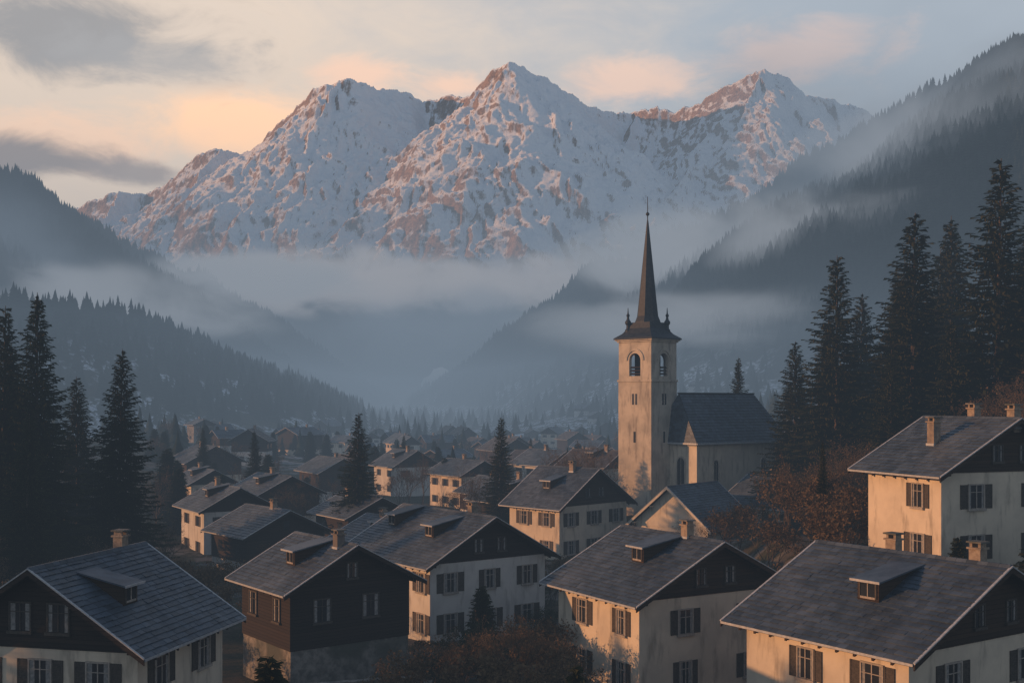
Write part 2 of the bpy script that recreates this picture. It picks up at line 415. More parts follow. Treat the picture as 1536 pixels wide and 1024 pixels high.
def house(name, A, hd, side, Lr, Wr, pitch, zg, wood_from=.98, plaster=None, wood=None, slate=None,
          far=False, dormers=((.5, .45),), chims=((.5, 0.),), tile=(.46, .3), wins_s=None, wins_g=None, oe=.75, og=.8, win=(1.0, 1.25), storey=2.75, gwin=True, gsize=(.62, .85), maxlev=9, base=None):
    plaster = plaster or M_plas; wood = wood or M_wood; slate = slate or M_slate
    rnd = random.Random(int(A[0] * 137 + A[1] * 71) & 0xffff)
    F = Frame(hd, side); k = tan(radians(pitch)); cp = cos(radians(pitch)); sp_ = sin(radians(pitch))
    L = Lr - 2 * og; W = Wr - 2 * oe
    O = (A[0] + F.ux * og + F.px * oe, A[1] + F.uy * og + F.py * oe, zg)
    ze = A[2] - zg; H = ze + oe * k; hr = ze + (W / 2 + oe) * k
    P = {}
    def part(n):
        if far: n = 'all'
        if n not in P: P[n] = MB()
        return P[n]
    zs = H * wood_from
    F.box(part('walls'), 0, L, 0, W, -5, zs, plaster)
    e = .05
    y = [(-e, zs), (W + e, zs), (W + e, H), (W / 2, hr - .01), (-e, H)]
    part('timber_gable').prism([F(-e, a, b) for a, b in y], [F(L + e, a, b) for a, b in y], wood)
    R = part('roof')
    th = .14
    for sd in (0, 1):
        def Y(q): return q if sd == 0 else W - q
        y0, y1 = -oe, W / 2 - .002
        z0, z1 = ze, ze + (W / 2 + oe) * k
        R.hexa([F(-og, Y(y0), z0), F(L + og, Y(y0), z0), F(L + og, Y(y1), z1), F(-og, Y(y1), z1),
                F(-og, Y(y0), z0 + th), F(L + og, Y(y0), z0 + th), F(L + og, Y(y1), z1 + th), F(-og, Y(y1), z1 + th)], M_deck)
        SL = (W / 2 + oe) / cp; n = max(3, int(SL / tile[1])); rl = SL / n
        def pt(x, v, h):
            return F(x, Y(-oe + v * cp - h * sp_), ze + th + v * sp_ + h * cp)
        for j in range(n):
            v0 = j * rl - .05; v1 = min((j + 1) * rl + .02, SL)
            x = -og - (.5 * tile[0] if j % 2 else 0)
            while x < L + og:
                w = tile[0] * (1 if far else rnd.uniform(.85, 1.15)); xa = max(x, -og); xb = min(x + w - .012, L + og)
                x += w
                if xb - xa < .05: continue
                h0 = .045 + rnd.uniform(0, .022); h1 = .012 + rnd.uniform(0, .006); dv = rnd.uniform(-.018, .018); tw = rnd.uniform(-.008, .008)
                a = [pt(xa, v0 + dv, h0 + tw), pt(xb, v0 + dv, h0 - tw), pt(xb, v1, h1), pt(xa, v1, h1)]
                b0 = [pt(xa, v0 + dv, 0.0), pt(xb, v0 + dv, 0.0)]
                bi = len(R.v); R.v += a + b0; mi_ = R.mi(slate)
                R.f += [(bi, bi + 1, bi + 2, bi + 3), (bi + 4, bi + 5, bi + 1, bi), (bi + 4, bi, bi + 3), (bi + 5, bi + 2, bi + 1)]
                R.m += [mi_] * 4
        g = part('gutter')
        F.box(g, -og, L + og, *sorted((Y(-oe - .10), Y(-oe - .01))), ze + .04, ze + .14, M_trim)
        for gx0, gx1 in ((-og - .06, -og - .002), (L + og + .002, L + og + .06)):
            g.hexa([F(gx0, Y(y0 - .05), z0 - .12), F(gx1, Y(y0 - .05), z0 - .12), F(gx1, Y(y1), z1 - .1), F(gx0, Y(y1), z1 - .1),
                    F(gx0, Y(y0 - .05), z0 + .12), F(gx1, Y(y0 - .05), z0 + .12), F(gx1, Y(y1), z1 + .14), F(gx0, Y(y1), z1 + .14)], wood)
            g.hexa([F(gx0 - .02, Y(y0 - .05), z0 + .122), F(gx1 + .03, Y(y0 - .05), z0 + .122), F(gx1 + .03, Y(y1), z1 + .142), F(gx0 - .02, Y(y1), z1 + .142),
                    F(gx0 - .02, Y(y0 - .05), z0 + .18), F(gx1 + .03, Y(y0 - .05), z0 + .18), F(gx1 + .03, Y(y1), z1 + .20), F(gx0 - .02, Y(y1), z1 + .20)], M_trim)
        if not far:
            xx = .2
            while xx < L:
                g.hexa([F(xx, Y(-oe + .05), ze - .12), F(xx + .12, Y(-oe + .05), ze - .12), F(xx + .12, Y(0), H - .14), F(xx, Y(0), H - .14),
                        F(xx, Y(-oe + .05), ze + .02), F(xx + .12, Y(-oe + .05), ze + .02), F(xx + .12, Y(0), H - .002), F(xx, Y(0), H - .002)], wood)
                xx += .9
    zz = hr + th + .05
    x = -og
    while x < L + og:
        x2 = min(x + (.5 if not far else 3), L + og)
        R.hexa([F(x, W / 2 - .17, zz - .11 * k - .03), F(x2 - .01, W / 2 - .17, zz - .11 * k - .03), F(x2 - .01, W / 2 + .17, zz - .11 * k - .03), F(x, W / 2 + .17, zz - .11 * k - .03),
                F(x, W / 2 - .06, zz + .05), F(x2 - .01, W / 2 - .06, zz + .04), F(x2 - .01, W / 2 + .06, zz + .04), F(x, W / 2 + .06, zz + .05)], slate)
        x = x2
    if not far:
        for q in (.0, .25, .5, .75, 1.):
            yy = q * W; zt = hr - abs(yy - W / 2) * k - .02
            F.box(part('timber_gable'), -og + .15, -e, yy - .09, yy + .09, zt - .24, zt - .04 - .09 * k, wood)
    Wn = part('windows')
    def fb(face, a0, a1, z0, z1, o0, o1, mat):
        if face == 's0': F.box(Wn, a0, a1, -o1, -o0, z0, z1, mat)
        elif face == 's1': F.box(Wn, a0, a1, W + o0, W + o1, z0, z1, mat)
        elif face == 'g0': F.box(Wn, -o1, -o0, a0, a1, z0, z1, mat)
        else: F.box(Wn, L + o0, L + o1, a0, a1, z0, z1, mat)
    def window(face, a, z, w, h, sh=True):
        o = e + .002 if z + h / 2 > zs else .002
        if far:
            fb(face, a - w / 2, a + w / 2, z - h / 2, z + h / 2, o, o + .03, M_glass)
            if sh:
                for sg in (-1, 1):
                    c = a + sg * (w / 2 + .25); fb(face, c - .22, c + .22, z - h / 2, z + h / 2, o, o + .05, M_shut)
            return
        fb(face, a - w / 2, a + w / 2, z - h / 2, z + h / 2, o, o + .015, M_glass)
        cw = w * rnd.uniform(.12, .26)
        for sg in (-1, 1):
            x0, x1 = sorted((a + sg * w / 2, a + sg * (w / 2 - cw)))
            fb(face, x0, x1, z - h / 2, z + h / 2, o + .015, o + .022, M_curt)
        t_ = .07; fm = M_gut if z < zs else M_shut
        fb(face, a - w / 2 - t_, a - w / 2, z - h / 2 - t_, z + h / 2 + t_, o, o + .07, fm)
        fb(face, a + w / 2, a + w / 2 + t_, z - h / 2 - t_, z + h / 2 + t_, o, o + .07, fm)
        fb(face, a - w / 2, a + w / 2, z + h / 2, z + h / 2 + t_, o, o + .07, fm)
        fb(face, a - w / 2 - t_ - .05, a + w / 2 + t_ + .05, z - h / 2 - t_ - .07, z - h / 2 - t_ * .2, o + .001, o + .14, fm)
        fb(face, a - .025, a + .025, z - h / 2, z + h / 2, o + .022, o + .055, fm)
        fb(face, a - w / 2, a + w / 2, z + h * .18, z + h * .18 + .035, o + .022, o + .05, fm)
        if sh:
            sw = w * .5
            for sg in (-1, 1):
                c = a + sg * (w / 2 + t_ + sw / 2 + .02)
                fb(face, c - sw / 2, c + sw / 2, z - h / 2 - .03, z + h / 2 + .03, o, o + .03, M_shut)
                for fr in (-1, 1):
                    cc = c + fr * (sw / 2 - .035); fb(face, cc - .035, cc + .035, z - h / 2 - .03, z + h / 2 + .03, o + .03, o + .055, M_shut)
                q = z - h / 2
                while q < z + h / 2 - .03:
                    fb(face, c - sw / 2 + .07, c + sw / 2 - .07, q, q + .05, o + .03, o + .048, M_shut); q += .095
    w, h = win
    zc = H - 1.45
    levels = []
    while zc > .6 and len(levels) < maxlev: levels.append(zc); zc -= storey
    for z in levels:
        for fa, LL, lst in (('s0', L, wins_s), ('s1', L, None), ('g0', W, wins_g), ('g1', W, None)):
            n = max(1, int(LL / 2.9)); pos_ = lst if lst is not None else [(i + .5) / n for i in range(n)]
            if far and rnd.random() < .3: continue
            for q in pos_: window(fa, q * LL, z, w * (1 if rnd.random() < .8 else .8), h, sh=(z < zs))
    if gwin:
        zt = H + (hr - H) * .33
        for q in ((.4, .6) if W > 8.5 else (.5,)): window('g0', q * W, zt, *gsize, False)
        window('g1', .5 * W, zt, .62, .85, False)
    for i, (fx, fy) in enumerate(dormers):
        D = part('dormer'); xc = fx * L; yf = fy * W / 2 - oe * .3
        zr = ze + (yf + oe) * k + th
        hh = .9; zt = zr + hh; k2 = .35 * k; run = (hh - .0) / (k - k2)
        hw = .55
        D.hexa([F(xc - hw, yf, zr - .05), F(xc + hw, yf, zr - .05), F(xc + hw, yf + run, zr + run * k - .1), F(xc - hw, yf + run, zr + run * k - .1),
                F(xc - hw, yf, zt), F(xc + hw, yf, zt), F(xc + hw, yf + run, zt + run * k2), F(xc - hw, yf + run, zt + run * k2)], M_wood2)
        F.box(D, xc - .38, xc + .38, yf - .02, yf - .003, zr + .22, zt - .12, M_glass)
        F.box(D, xc - .46, xc - .38, yf - .05, yf - .003, zr + .15, zt - .05, M_shut)
        F.box(D, xc + .38, xc + .46, yf - .05, yf - .003, zr + .15, zt - .05, M_shut)
        F.box(D, xc - .38, xc + .38, yf - .05, yf - .003, zr + .13, zr + .22, M_gut)
        F.box(D, xc - .02, xc + .02, yf - .045, yf - .021, zr + .22, zt - .12, M_gut)
        ov = .22; yy0 = yf - .22; zz0 = zt - .22 * k2; yy1 = yf + run + .02; zz1 = zt + (run + .02) * k2
        D.hexa([F(xc - hw - ov, yy0, zz0), F(xc + hw + ov, yy0, zz0), F(xc + hw + ov, yy1, zz1), F(xc - hw - ov, yy1, zz1),
                F(xc - hw - ov, yy0, zz0 + .07), F(xc + hw + ov, yy0, zz0 + .07), F(xc + hw + ov, yy1, zz1 + .07), F(xc - hw - ov, yy1, zz1 + .07)], slate)
        F.box(D, xc - hw - ov, xc + hw + ov, yy0 - .04, yy0 - .002, zz0 - .02, zz0 + .08, M_trim)
    for fx, fy in chims:
        C = part('chimney'); xc = fx * L; yc = W / 2 + fy
        zb = hr - abs(fy) * k - .4; zt = hr - abs(fy) * k * .6 + .75
        F.box(C, xc - .27, xc + .27, yc - .24, yc + .24, zb, zt, M_chim)
        F.box(C, xc - .34, xc + .34, yc - .31, yc + .31, zt, zt + .08, M_chim)
        for sx in (-.2, .2):
            F.box(C, xc + sx - .06, xc + sx + .06, yc - .2, yc + .2, zt + .08, zt + .26, M_chim)
        F.box(C, xc - .35, xc + .35, yc - .32, yc + .32, zt + .26, zt + .33, M_stone)
        F.box(C, xc - .32, xc + .32, yc - .29, yc + .29, zb + .2, zb + .55, M_trim)
    if far:
        P['all'].obj(name, O)
    else:
        root = bpy.data.objects.new(name, None); COL.objects.link(root); root.location = O; root.empty_display_size = .5
        for n, mb in P.items(): mb.obj(n, (0, 0, 0), root)
    return O

# ------------------------------------------------------------------ foreground / middle houses
house('timber_chalet', (-14.9, 46, -10.6), 77, +1, 9.0, 10.6, 33, -16.6, wood_from=.95, dormers=((.30, .42),), chims=((.86, .2),), wins_g=(.2, .5, .8), gsize=(.95, 1.15))
house('timber_chalet', (-12.5, 62.5, -10.9), 127, -1, 8.0, 9.2, 28, -16.6, wood_from=.42, dormers=((.42, .4),), chims=((.12, -.4),), wins_g=(.25, .66), plaster=M_stone, maxlev=1, gsize=(.6, .8))
house('plaster_chalet', (-5.62, 75, -11.3), 126, -1, 12.5, 11.2, 29, -16.8, plaster=M_plasw, dormers=((.3, .45), (.85, .55)), chims=((.25, .4),), wins_s=(.1, .35, .6, .85))
house('plaster_chalet', (4.64, 110, -10.8), 134, -1, 8.6, 11.6, 33, -16.8, dormers=((.5, .4),), chims=((.35, -.5),), wood=M_wood2, wins_s=(.25, .7), slate=M_slate)
house('plaster_chalet', (6.35, 58, -10.7), 120, -1, 9.4, 11.6, 27, -16.8, dormers=((.42, .5),), chims=((.3, .0),), wins_s=(.2, .68), wins_g=(.3, .75), win=(.9, 1.25), wood=M_wood2)
house('plaster_chalet', (22.6, 60, -4.2), 111, -1, 7.6, 11.0, 29, -10.6, dormers=(), chims=((.5, -2.6), (.5, .3), (.02, .4)), wins_s=(.3,), wins_g=(.25, .7), wood=M_wood2)
house('plaster_chalet', (15.2, 43, -10.1), 124, -1, 10.2, 12.6, 26.5, -16.6, dormers=((.42, .42),), chims=((.62, .5), (.1, .2)), wins_s=(.2, .6), wins_g=(.25, .7), wood=M_wood2)
house('parish_house', (18.3, 105, -12.3), 50, +1, 9.5, 9.4, 40, -16.6, dormers=(), chims=(), wood=M_plas, wood_from=.9, gwin=False, wins_s=(.6,), wins_g=(.5,), win=(.9, 1.1))
MID = [(-59, 205, -11.6, 128, 10, 12, 'timber'), (-33, 120, -12.0, 122, 10, 9, 'w'), (-24.5, 104, -12.8, 130, 9, 9.5, 'timber'), (-32, 142, -12.2, 128, 10, 10, 'timber'),
       (-17, 116, -12.3, 124, 9.5, 8.5, 'timber'), (-21, 200, -12, 122, 10, 10, 'w'), (-8, 175, -11.9, 125, 11, 9, 'w'), (.5, 132, -12.4, 126, 11, 10, 'timber'),
       (6, 200, -11.8, 128, 11, 10, 'w'), (13, 160, -9.7, 140, 9, 9, 'b'), (-32, 188, -12.3, 120, 12, 9, 'timber'), (-11.5, 97, -13.0, 126, 10, 9, 'w'),
       (27, 112, -11.0, 130, 9, 11, 'w'), (38, 112, -9.5, 125, 10, 9, 'w'), (-48, 108, -12.5, 118, 7, 7, 'timber'), (-47, 165, -12.5, 125, 9, 8, 'w'), (-4, 150, -12.8, 118, 9, 8, 'timber'),
       (-66, 240, -13, 125, 10, 10, 'timber')]
for i, (x, y, z, hd, L, W, kd) in enumerate(MID):
    zg = min(gz(x, y), z - 3.6)
    house('timber_barn' if kd == 'timber' else 'village_house', (x, y, z), hd, -1, L, W, random.uniform(25, 31), zg, far=True,
          wood_from=.35 if kd == 'timber' else .93, plaster=random.choice([M_plas, M_plasw]), wood=random.choice([M_wood, M_wood2]),
          slate=M_slate2 if kd == 'b' else M_slate, dormers=((.45, .45),) if i % 2 else (), chims=((random.uniform(.2, .8), random.uniform(-.5, .5)),), tile=(.55, .38), win=(.9, 1.1))
rn = random.Random(21); placed = [(m[0], m[1]) for m in MID]
cnt = 0
for tr in range(4000):
    y = 170 + 400 * rn.random() ** 1.25; x = y * rn.uniform(-.30, .12)
    if x > 8 and y < 190: continue
    dmin = rn.uniform(15, 34)
    if any((x - a) ** 2 + (y - b) ** 2 < dmin ** 2 for a, b in placed): continue
    g_ = gz(x, y)
    if g_ > -13: continue
    placed.append((x, y)); cnt += 1
    house('village_house', (x, y, g_ + rn.uniform(3.0, 5.8)), rn.choice([124, 115, 135, 35, 60, 100]) + rn.uniform(-12, 12), -1, rn.uniform(6.5, 15), rn.uniform(6.5, 11), rn.uniform(22, 36), g_,
          far=True, wood_from=rn.choice([.5, .9, .3, .2]), plaster=rn.choice([M_plas, M_plasw, M_stone]), wood=rn.choice([M_wood, M_wood2]), slate=rn.choice([M_slate, M_slate, M_slate2]),
          dormers=(), chims=((rn.uniform(.2, .8), .3),), tile=(1.1, .7), win=(.9, 1.))
    if cnt > 48: break
for tr in range(400):
    y = rn.uniform(620, 800); x = rn.uniform(40, 200)
    if cnt > 60: break
    if any((x - a) ** 2 + (y - b) ** 2 < 22 ** 2 for a, b in placed): continue
    g_ = gz(x, y)
    if g_ > 14: continue
    placed.append((x, y)); cnt += 1
    house('village_house', (x, y, g_ + rn.uniform(3.5, 5)), rn.uniform(90, 140), -1, 10, 9, 28, g_, far=True, wood_from=.6, plaster=M_plasw, dormers=(), chims=(), tile=(2., 1.2), win=(.9, 1.))
print('far houses', cnt)

# ------------------------------------------------------------------ church
def arch_pts(c, r, zs, n=10): return [(c + r * cos(pi - pi * i / n), zs + r * sin(pi - pi * i / n)) for i in range(n + 1)]
def church():
    root = bpy.data.objects.new('stone_church', None); COL.objects.link(root)
    zg = -12.5; root.location = (14.9, 125, zg)
    def Z(z): return z - zg
    T = MB(); F = Frame(45, 1); h = 2.27
    F.box(T, -h, h, -h, h, -4, Z(2.0), M_plasc)
    F.box(T, -h - .1, h + .1, -h - .1, h + .1, Z(2.0), Z(2.22), M_plasc)
    z0, z1 = Z(2.22), Z(6.3)
    def FF(side, a, o, z):
        x, y = {0: (-o, a), 1: (a, -o), 2: (o, a), 3: (a, o)}[side]
        return F(x, y, z)
    r = .78; zsill = z0 + .4; zsp = z0 + 2.1
    for sd in range(4):
        for o, flip in ((h - .03, 0), (h - .45, 1)):
            lo = -h + .03 if flip == 0 else -h + .45; hi = -lo
            T.face([FF(sd, lo, o, z0), FF(sd, -r, o, z0), FF(sd, -r, o, z1), FF(sd, lo, o, z1)], M_plasc)
            T.face([FF(sd, r, o, z0), FF(sd, hi, o, z0), FF(sd, hi, o, z1), FF(sd, r, o, z1)], M_plasc)
            T.face([FF(sd, -r, o, z0), FF(sd, r, o, z0), FF(sd, r, o, zsill), FF(sd, -r, o, zsill)], M_plasc)
            A = arch_pts(0, r, zsp)
            for (a0, b0), (a1, b1) in zip(A[:-1], A[1:]):
                T.face([FF(sd, a0, o, b0), FF(sd, a1, o, b1), FF(sd, a1, o, z1), FF(sd, a0, o, z1)], M_plasc)
        prof = [(-r, zsill)] + arch_pts(0, r, zsp) + [(r, zsill)]
        for (a0, b0), (a1, b1) in zip(prof, prof[1:] + prof[:1]):
            T.face([FF(sd, a0, h - .03, b0), FF(sd, a1, h - .03, b1), FF(sd, a1, h - .45, b1), FF(sd, a0, h - .45, b0)], M_plasc)
        for (a0, b0), (a1, b1) in zip(arch_pts(0, r + .25, zsp, 12)[:-1], arch_pts(0, r + .25, zsp, 12)[1:]):
            i0, i1 = (a0 * (r + .5) / (r + .25), zsp + (b0 - zsp) * (r + .5) / (r + .25)), (a1 * (r + .5) / (r + .25), zsp + (b1 - zsp) * (r + .5) / (r + .25))
            T.hexa([FF(sd, a0, h - .03, b0), FF(sd, a1, h - .03, b1), FF(sd, i1[0], h - .03, i1[1]), FF(sd, i0[0], h - .03, i0[1]),
                    FF(sd, a0, h + .07, b0), FF(sd, a1, h + .07, b1), FF(sd, i1[0], h + .07, i1[1]), FF(sd, i0[0], h + .07, i0[1])], M_plasc)
        for q in range(3):
            zq = zsill + .2 + q * .35
            T.hexa([FF(sd, -r, h - .4, zq + .1), FF(sd, r, h - .4, zq + .1), FF(sd, r, h - .2, zq), FF(sd, -r, h - .2, zq),
                    FF(sd, -r, h - .4, zq + .14), FF(sd, r, h - .4, zq + .14), FF(sd, r, h - .2, zq + .04), FF(sd, -r, h - .2, zq + .04)], M_wood2)
        for a in (-.22, .22):
            T.hexa([FF(sd, a - .14, h + .004, Z(-.5)), FF(sd, a + .14, h + .004, Z(-.5)), FF(sd, a + .14, h - .1, Z(-.5)), FF(sd, a - .14, h - .1, Z(-.5)),
                    FF(sd, a - .14, h + .004, Z(.7)), FF(sd, a + .14, h + .004, Z(.7)), FF(sd, a + .14, h - .1, Z(.7)), FF(sd, a - .14, h - .1, Z(.7))], M_glass)
        T.hexa([FF(sd, -.16, h + .004, Z(-4.6)), FF(sd, .16, h + .004, Z(-4.6)), FF(sd, .16, h - .1, Z(-4.6)), FF(sd, -.16, h - .1, Z(-4.6)),
                FF(sd, -.16, h + .004, Z(-3.4)), FF(sd, .16, h + .004, Z(-3.4)), FF(sd, .16, h - .1, Z(-3.4)), FF(sd, -.16, h - .1, Z(-3.4))], M_glass)
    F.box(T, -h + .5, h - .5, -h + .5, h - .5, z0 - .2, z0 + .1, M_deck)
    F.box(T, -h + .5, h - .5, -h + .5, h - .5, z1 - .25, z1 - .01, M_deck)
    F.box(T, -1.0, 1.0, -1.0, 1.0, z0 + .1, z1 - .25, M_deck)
    F.box(T, -h - .12, h + .12, -h - .12, h + .12, z1, z1 + .18, M_plasc)
    F.box(T, -h - .28, h + .28, -h - .28, h + .28, z1 + .18, z1 + .34, M_plasc)
    T.obj('bell_tower', (0, 0, 0), root)
    R = MB()
    def ring(r_, z, n, off=0, fr=45): return [(r_ * cos(radians(fr) + 2 * pi * (i + off) / n), r_ * sin(radians(fr) + 2 * pi * (i + off) / n), z) for i in range(n)]
    q2 = 2 ** .5
    rings4 = [(h + .42, 6.62), (h + .36, 6.78), (2.0, 7.25), (1.55, 7.85), (1.36, 8.5)]
    for (a, za), (b, zb) in zip(rings4[:-1], rings4[1:]):
        A_, B_ = ring(a * q2, Z(za), 4, .5), ring(b * q2, Z(zb), 4, .5)
        for i in range(4): R.face([A_[i], A_[(i + 1) % 4], B_[(i + 1) % 4], B_[i]], M_spire)
    R.face(ring((h + .42) * q2, Z(6.62), 4, .5)[::-1], M_spire)
    rings8 = [(1.5, 8.35), (1.45, 8.6), (1.2, 9.2), (.94, 11.5), (.64, 14.5), (.35, 17.2), (.12, 19.4), (.05, 19.9)]
    for (a, za), (b, zb) in zip(rings8[:-1], rings8[1:]):
        A_, B_ = ring(a, Z(za), 8, .5), ring(b, Z(zb), 8, .5)
        for i in range(8): R.face([A_[i], A_[(i + 1) % 8], B_[(i + 1) % 8], B_[i]], M_spire)
    R.face(ring(1.5, Z(8.35), 8, .5)[::-1], M_spire)
    def lathe(cx, cy, prof, n=10, mat=M_iron):
        for (a, za), (b, zb) in zip(prof[:-1], prof[1:]):
            for i in range(n):
                q, w = 2 * pi * i / n, 2 * pi * (i + 1) / n
                R.face([(cx + a * cos(q), cy + a * sin(q), Z(za)), (cx + a * cos(w), cy + a * sin(w), Z(za)), (cx + b * cos(w), cy + b * sin(w), Z(zb)), (cx + b * cos(q), cy + b * sin(q), Z(zb))], mat)
    lathe(0, 0, [(.05, 19.8), (.06, 20.2), (.2, 20.35), (.2, 20.5), (.05, 20.65), (.035, 22.3), (0, 22.35)])
    for cx in (-2.15, 2.15):
        lathe(cx, 0, [(.36, 7.0), (.34, 7.7), (.2, 7.85), (.19, 8.2), (.33, 8.4), (.33, 8.6), (.16, 8.85), (.12, 9.1), (.2, 9.3), (.08, 9.5), (.03, 10.1), (0, 10.15)], 10, M_spire)
    R.obj('spire', (0, 0, 0), root)
    N = MB(); F2 = Frame(38, 1)
    ox, oy = 19.6 - 14.9, 120.5 - 125.
    def G(x, y, z):
        a = F2(x, y, 0); return (ox + a[0], oy + a[1], Z(z))
    def gb(mb, x0, x1, y0, y1, z0, z1, mat):
        mb.hexa([G(x0, y0, z0), G(x1, y0, z0), G(x1, y1, z0), G(x0, y1, z0), G(x0, y0, z1), G(x1, y0, z1), G(x1, y1, z1), G(x0, y1, z1)], mat)
    L, W = 15.5, 7.0; i_ = .42
    eave = -4.6; rz = .73
    gb(N, i_, L - i_, i_, W - i_, -16, eave - .02, M_plas)
    gb(N, i_ - .12, L - i_ + .12, i_ - .12, W - i_ + .12, eave - .32, eave - .13, M_plasc)
    N.obj('nave_walls', (0, 0, 0), root)
    Rf = MB()
    hx0, hx1 = .9, 2.3
    cs = [(0, 0), (L, 0), (L, W), (0, W)]
    rows = 17
    rr = random.Random(4)
    def slope(p0, p1, q0, q1):
        p0, p1, q0, q1 = map(np.array, (p0, p1, q0, q1))
        for j in range(rows):
            t0 = max(0, j / rows - .01); t1 = (j + 1) / rows
            a0, a1 = p0 + (q0 - p0) * t0, p1 + (q1 - p1) * t0; b0, b1 = p0 + (q0 - p0) * t1, p1 + (q1 - p1) * t1
            ln = np.linalg.norm(a1 - a0); n = max(1, int(ln / .5)); nrm = np.cross(p1 - p0, q0 - p0); nrm = nrm / np.linalg.norm(nrm)
            for i in range(n):
                s0, s1 = i / n, (i + 1) / n - .012 / max(ln, .5)
                hgt = rr.uniform(.03, .06)
                Rf.face([tuple(a0 + (a1 - a0) * s0 + nrm * hgt), tuple(a0 + (a1 - a0) * s1 + nrm * hgt), tuple(b0 + (b1 - b0) * s1), tuple(b0 + (b1 - b0) * s0)], M_slate)
                Rf.face([tuple(a0 + (a1 - a0) * s0), tuple(a0 + (a1 - a0) * s1), tuple(a0 + (a1 - a0) * s1 + nrm * hgt), tuple(a0 + (a1 - a0) * s0 + nrm * hgt)], M_slate)
    E = [G(x, y, eave) for x, y in cs]; R0, R1 = G(hx0, W / 2, rz), G(L - hx1, W / 2, rz)
    Rf.face([tuple(np.array(E[0]) - [0, 0, .02]), tuple(np.array(E[1]) - [0, 0, .02]), tuple(np.array(R1) - [0, 0, .03]), tuple(np.array(R0) - [0, 0, .03])], M_deck)
    Rf.face([tuple(np.array(E[3]) - [0, 0, .02]), tuple(np.array(E[0]) - [0, 0, .02]), tuple(np.array(R0) - [0, 0, .03])], M_deck)
    slope(E[0], E[1], R0, R1); slope(E[2], E[3], R1, R0); slope(E[3], E[0], R0, R0); slope(E[1], E[2], R1, R1)
    gb(Rf, -.05, L + .05, -.1, -.02, eave - .14, eave + .03, M_trim)
    gb(Rf, -.1, -.02, 0, W, eave - .14, eave + .03, M_trim)
    gb(Rf, 0, L, 0, W, eave - .12, eave - .025, M_deck)
    gb(Rf, hx0 - .1, L - hx1 + .1, W / 2 - .12, W / 2 + .12, rz - .05, rz + .1, M_spire)
    Rf.obj('nave_roof', (0, 0, 0), root)
    Wd = MB()
    def archwin(fn, c, r_, zb_, zt_):
        prof = [(c - r_, zb_)] + arch_pts(c, r_, zt_ - r_) + [(c + r_, zb_)]
        Wd.prism([fn(a, .003, b) for a, b in prof], [fn(a, .03, b) for a, b in prof], M_glass)
        pr2 = [(c + (a - c) * 1.28, zb_ - .12 if b == zb_ else b + .12 * r_ + (b - zt_ + r_) * .2) for a, b in prof]
        for k_ in range(len(prof) - 1):
            Wd.hexa([fn(prof[k_][0], .002, prof[k_][1]), fn(prof[k_ + 1][0], .002, prof[k_ + 1][1]), fn(pr2[k_ + 1][0], .002, pr2[k_ + 1][1]), fn(pr2[k_][0], .002, pr2[k_][1]),
                     fn(prof[k_][0], .09, prof[k_][1]), fn(prof[k_ + 1][0], .09, prof[k_ + 1][1]), fn(pr2[k_ + 1][0], .09, pr2[k_ + 1][1]), fn(pr2[k_][0], .09, pr2[k_][1])], M_plasc)
        Wd.hexa([fn(c - .03, .03, zb_), fn(c + .03, .03, zb_), fn(c + .03, .03, zt_), fn(c - .03, .03, zt_), fn(c - .03, .06, zb_), fn(c + .03, .06, zb_), fn(c + .03, .06, zt_), fn(c - .03, .06, zt_)], M_gut)
    archwin(lambda a, o, z: G(i_ - o, a, z), 2.7, .55, -9.2, -6.2)
    for c in (3.4, 11.2): archwin(lambda a, o, z: G(a, i_ - o, z), c, .36, -8.9, -6.5)
    Wd.obj('arched_windows', (0, 0, 0), root)
church()

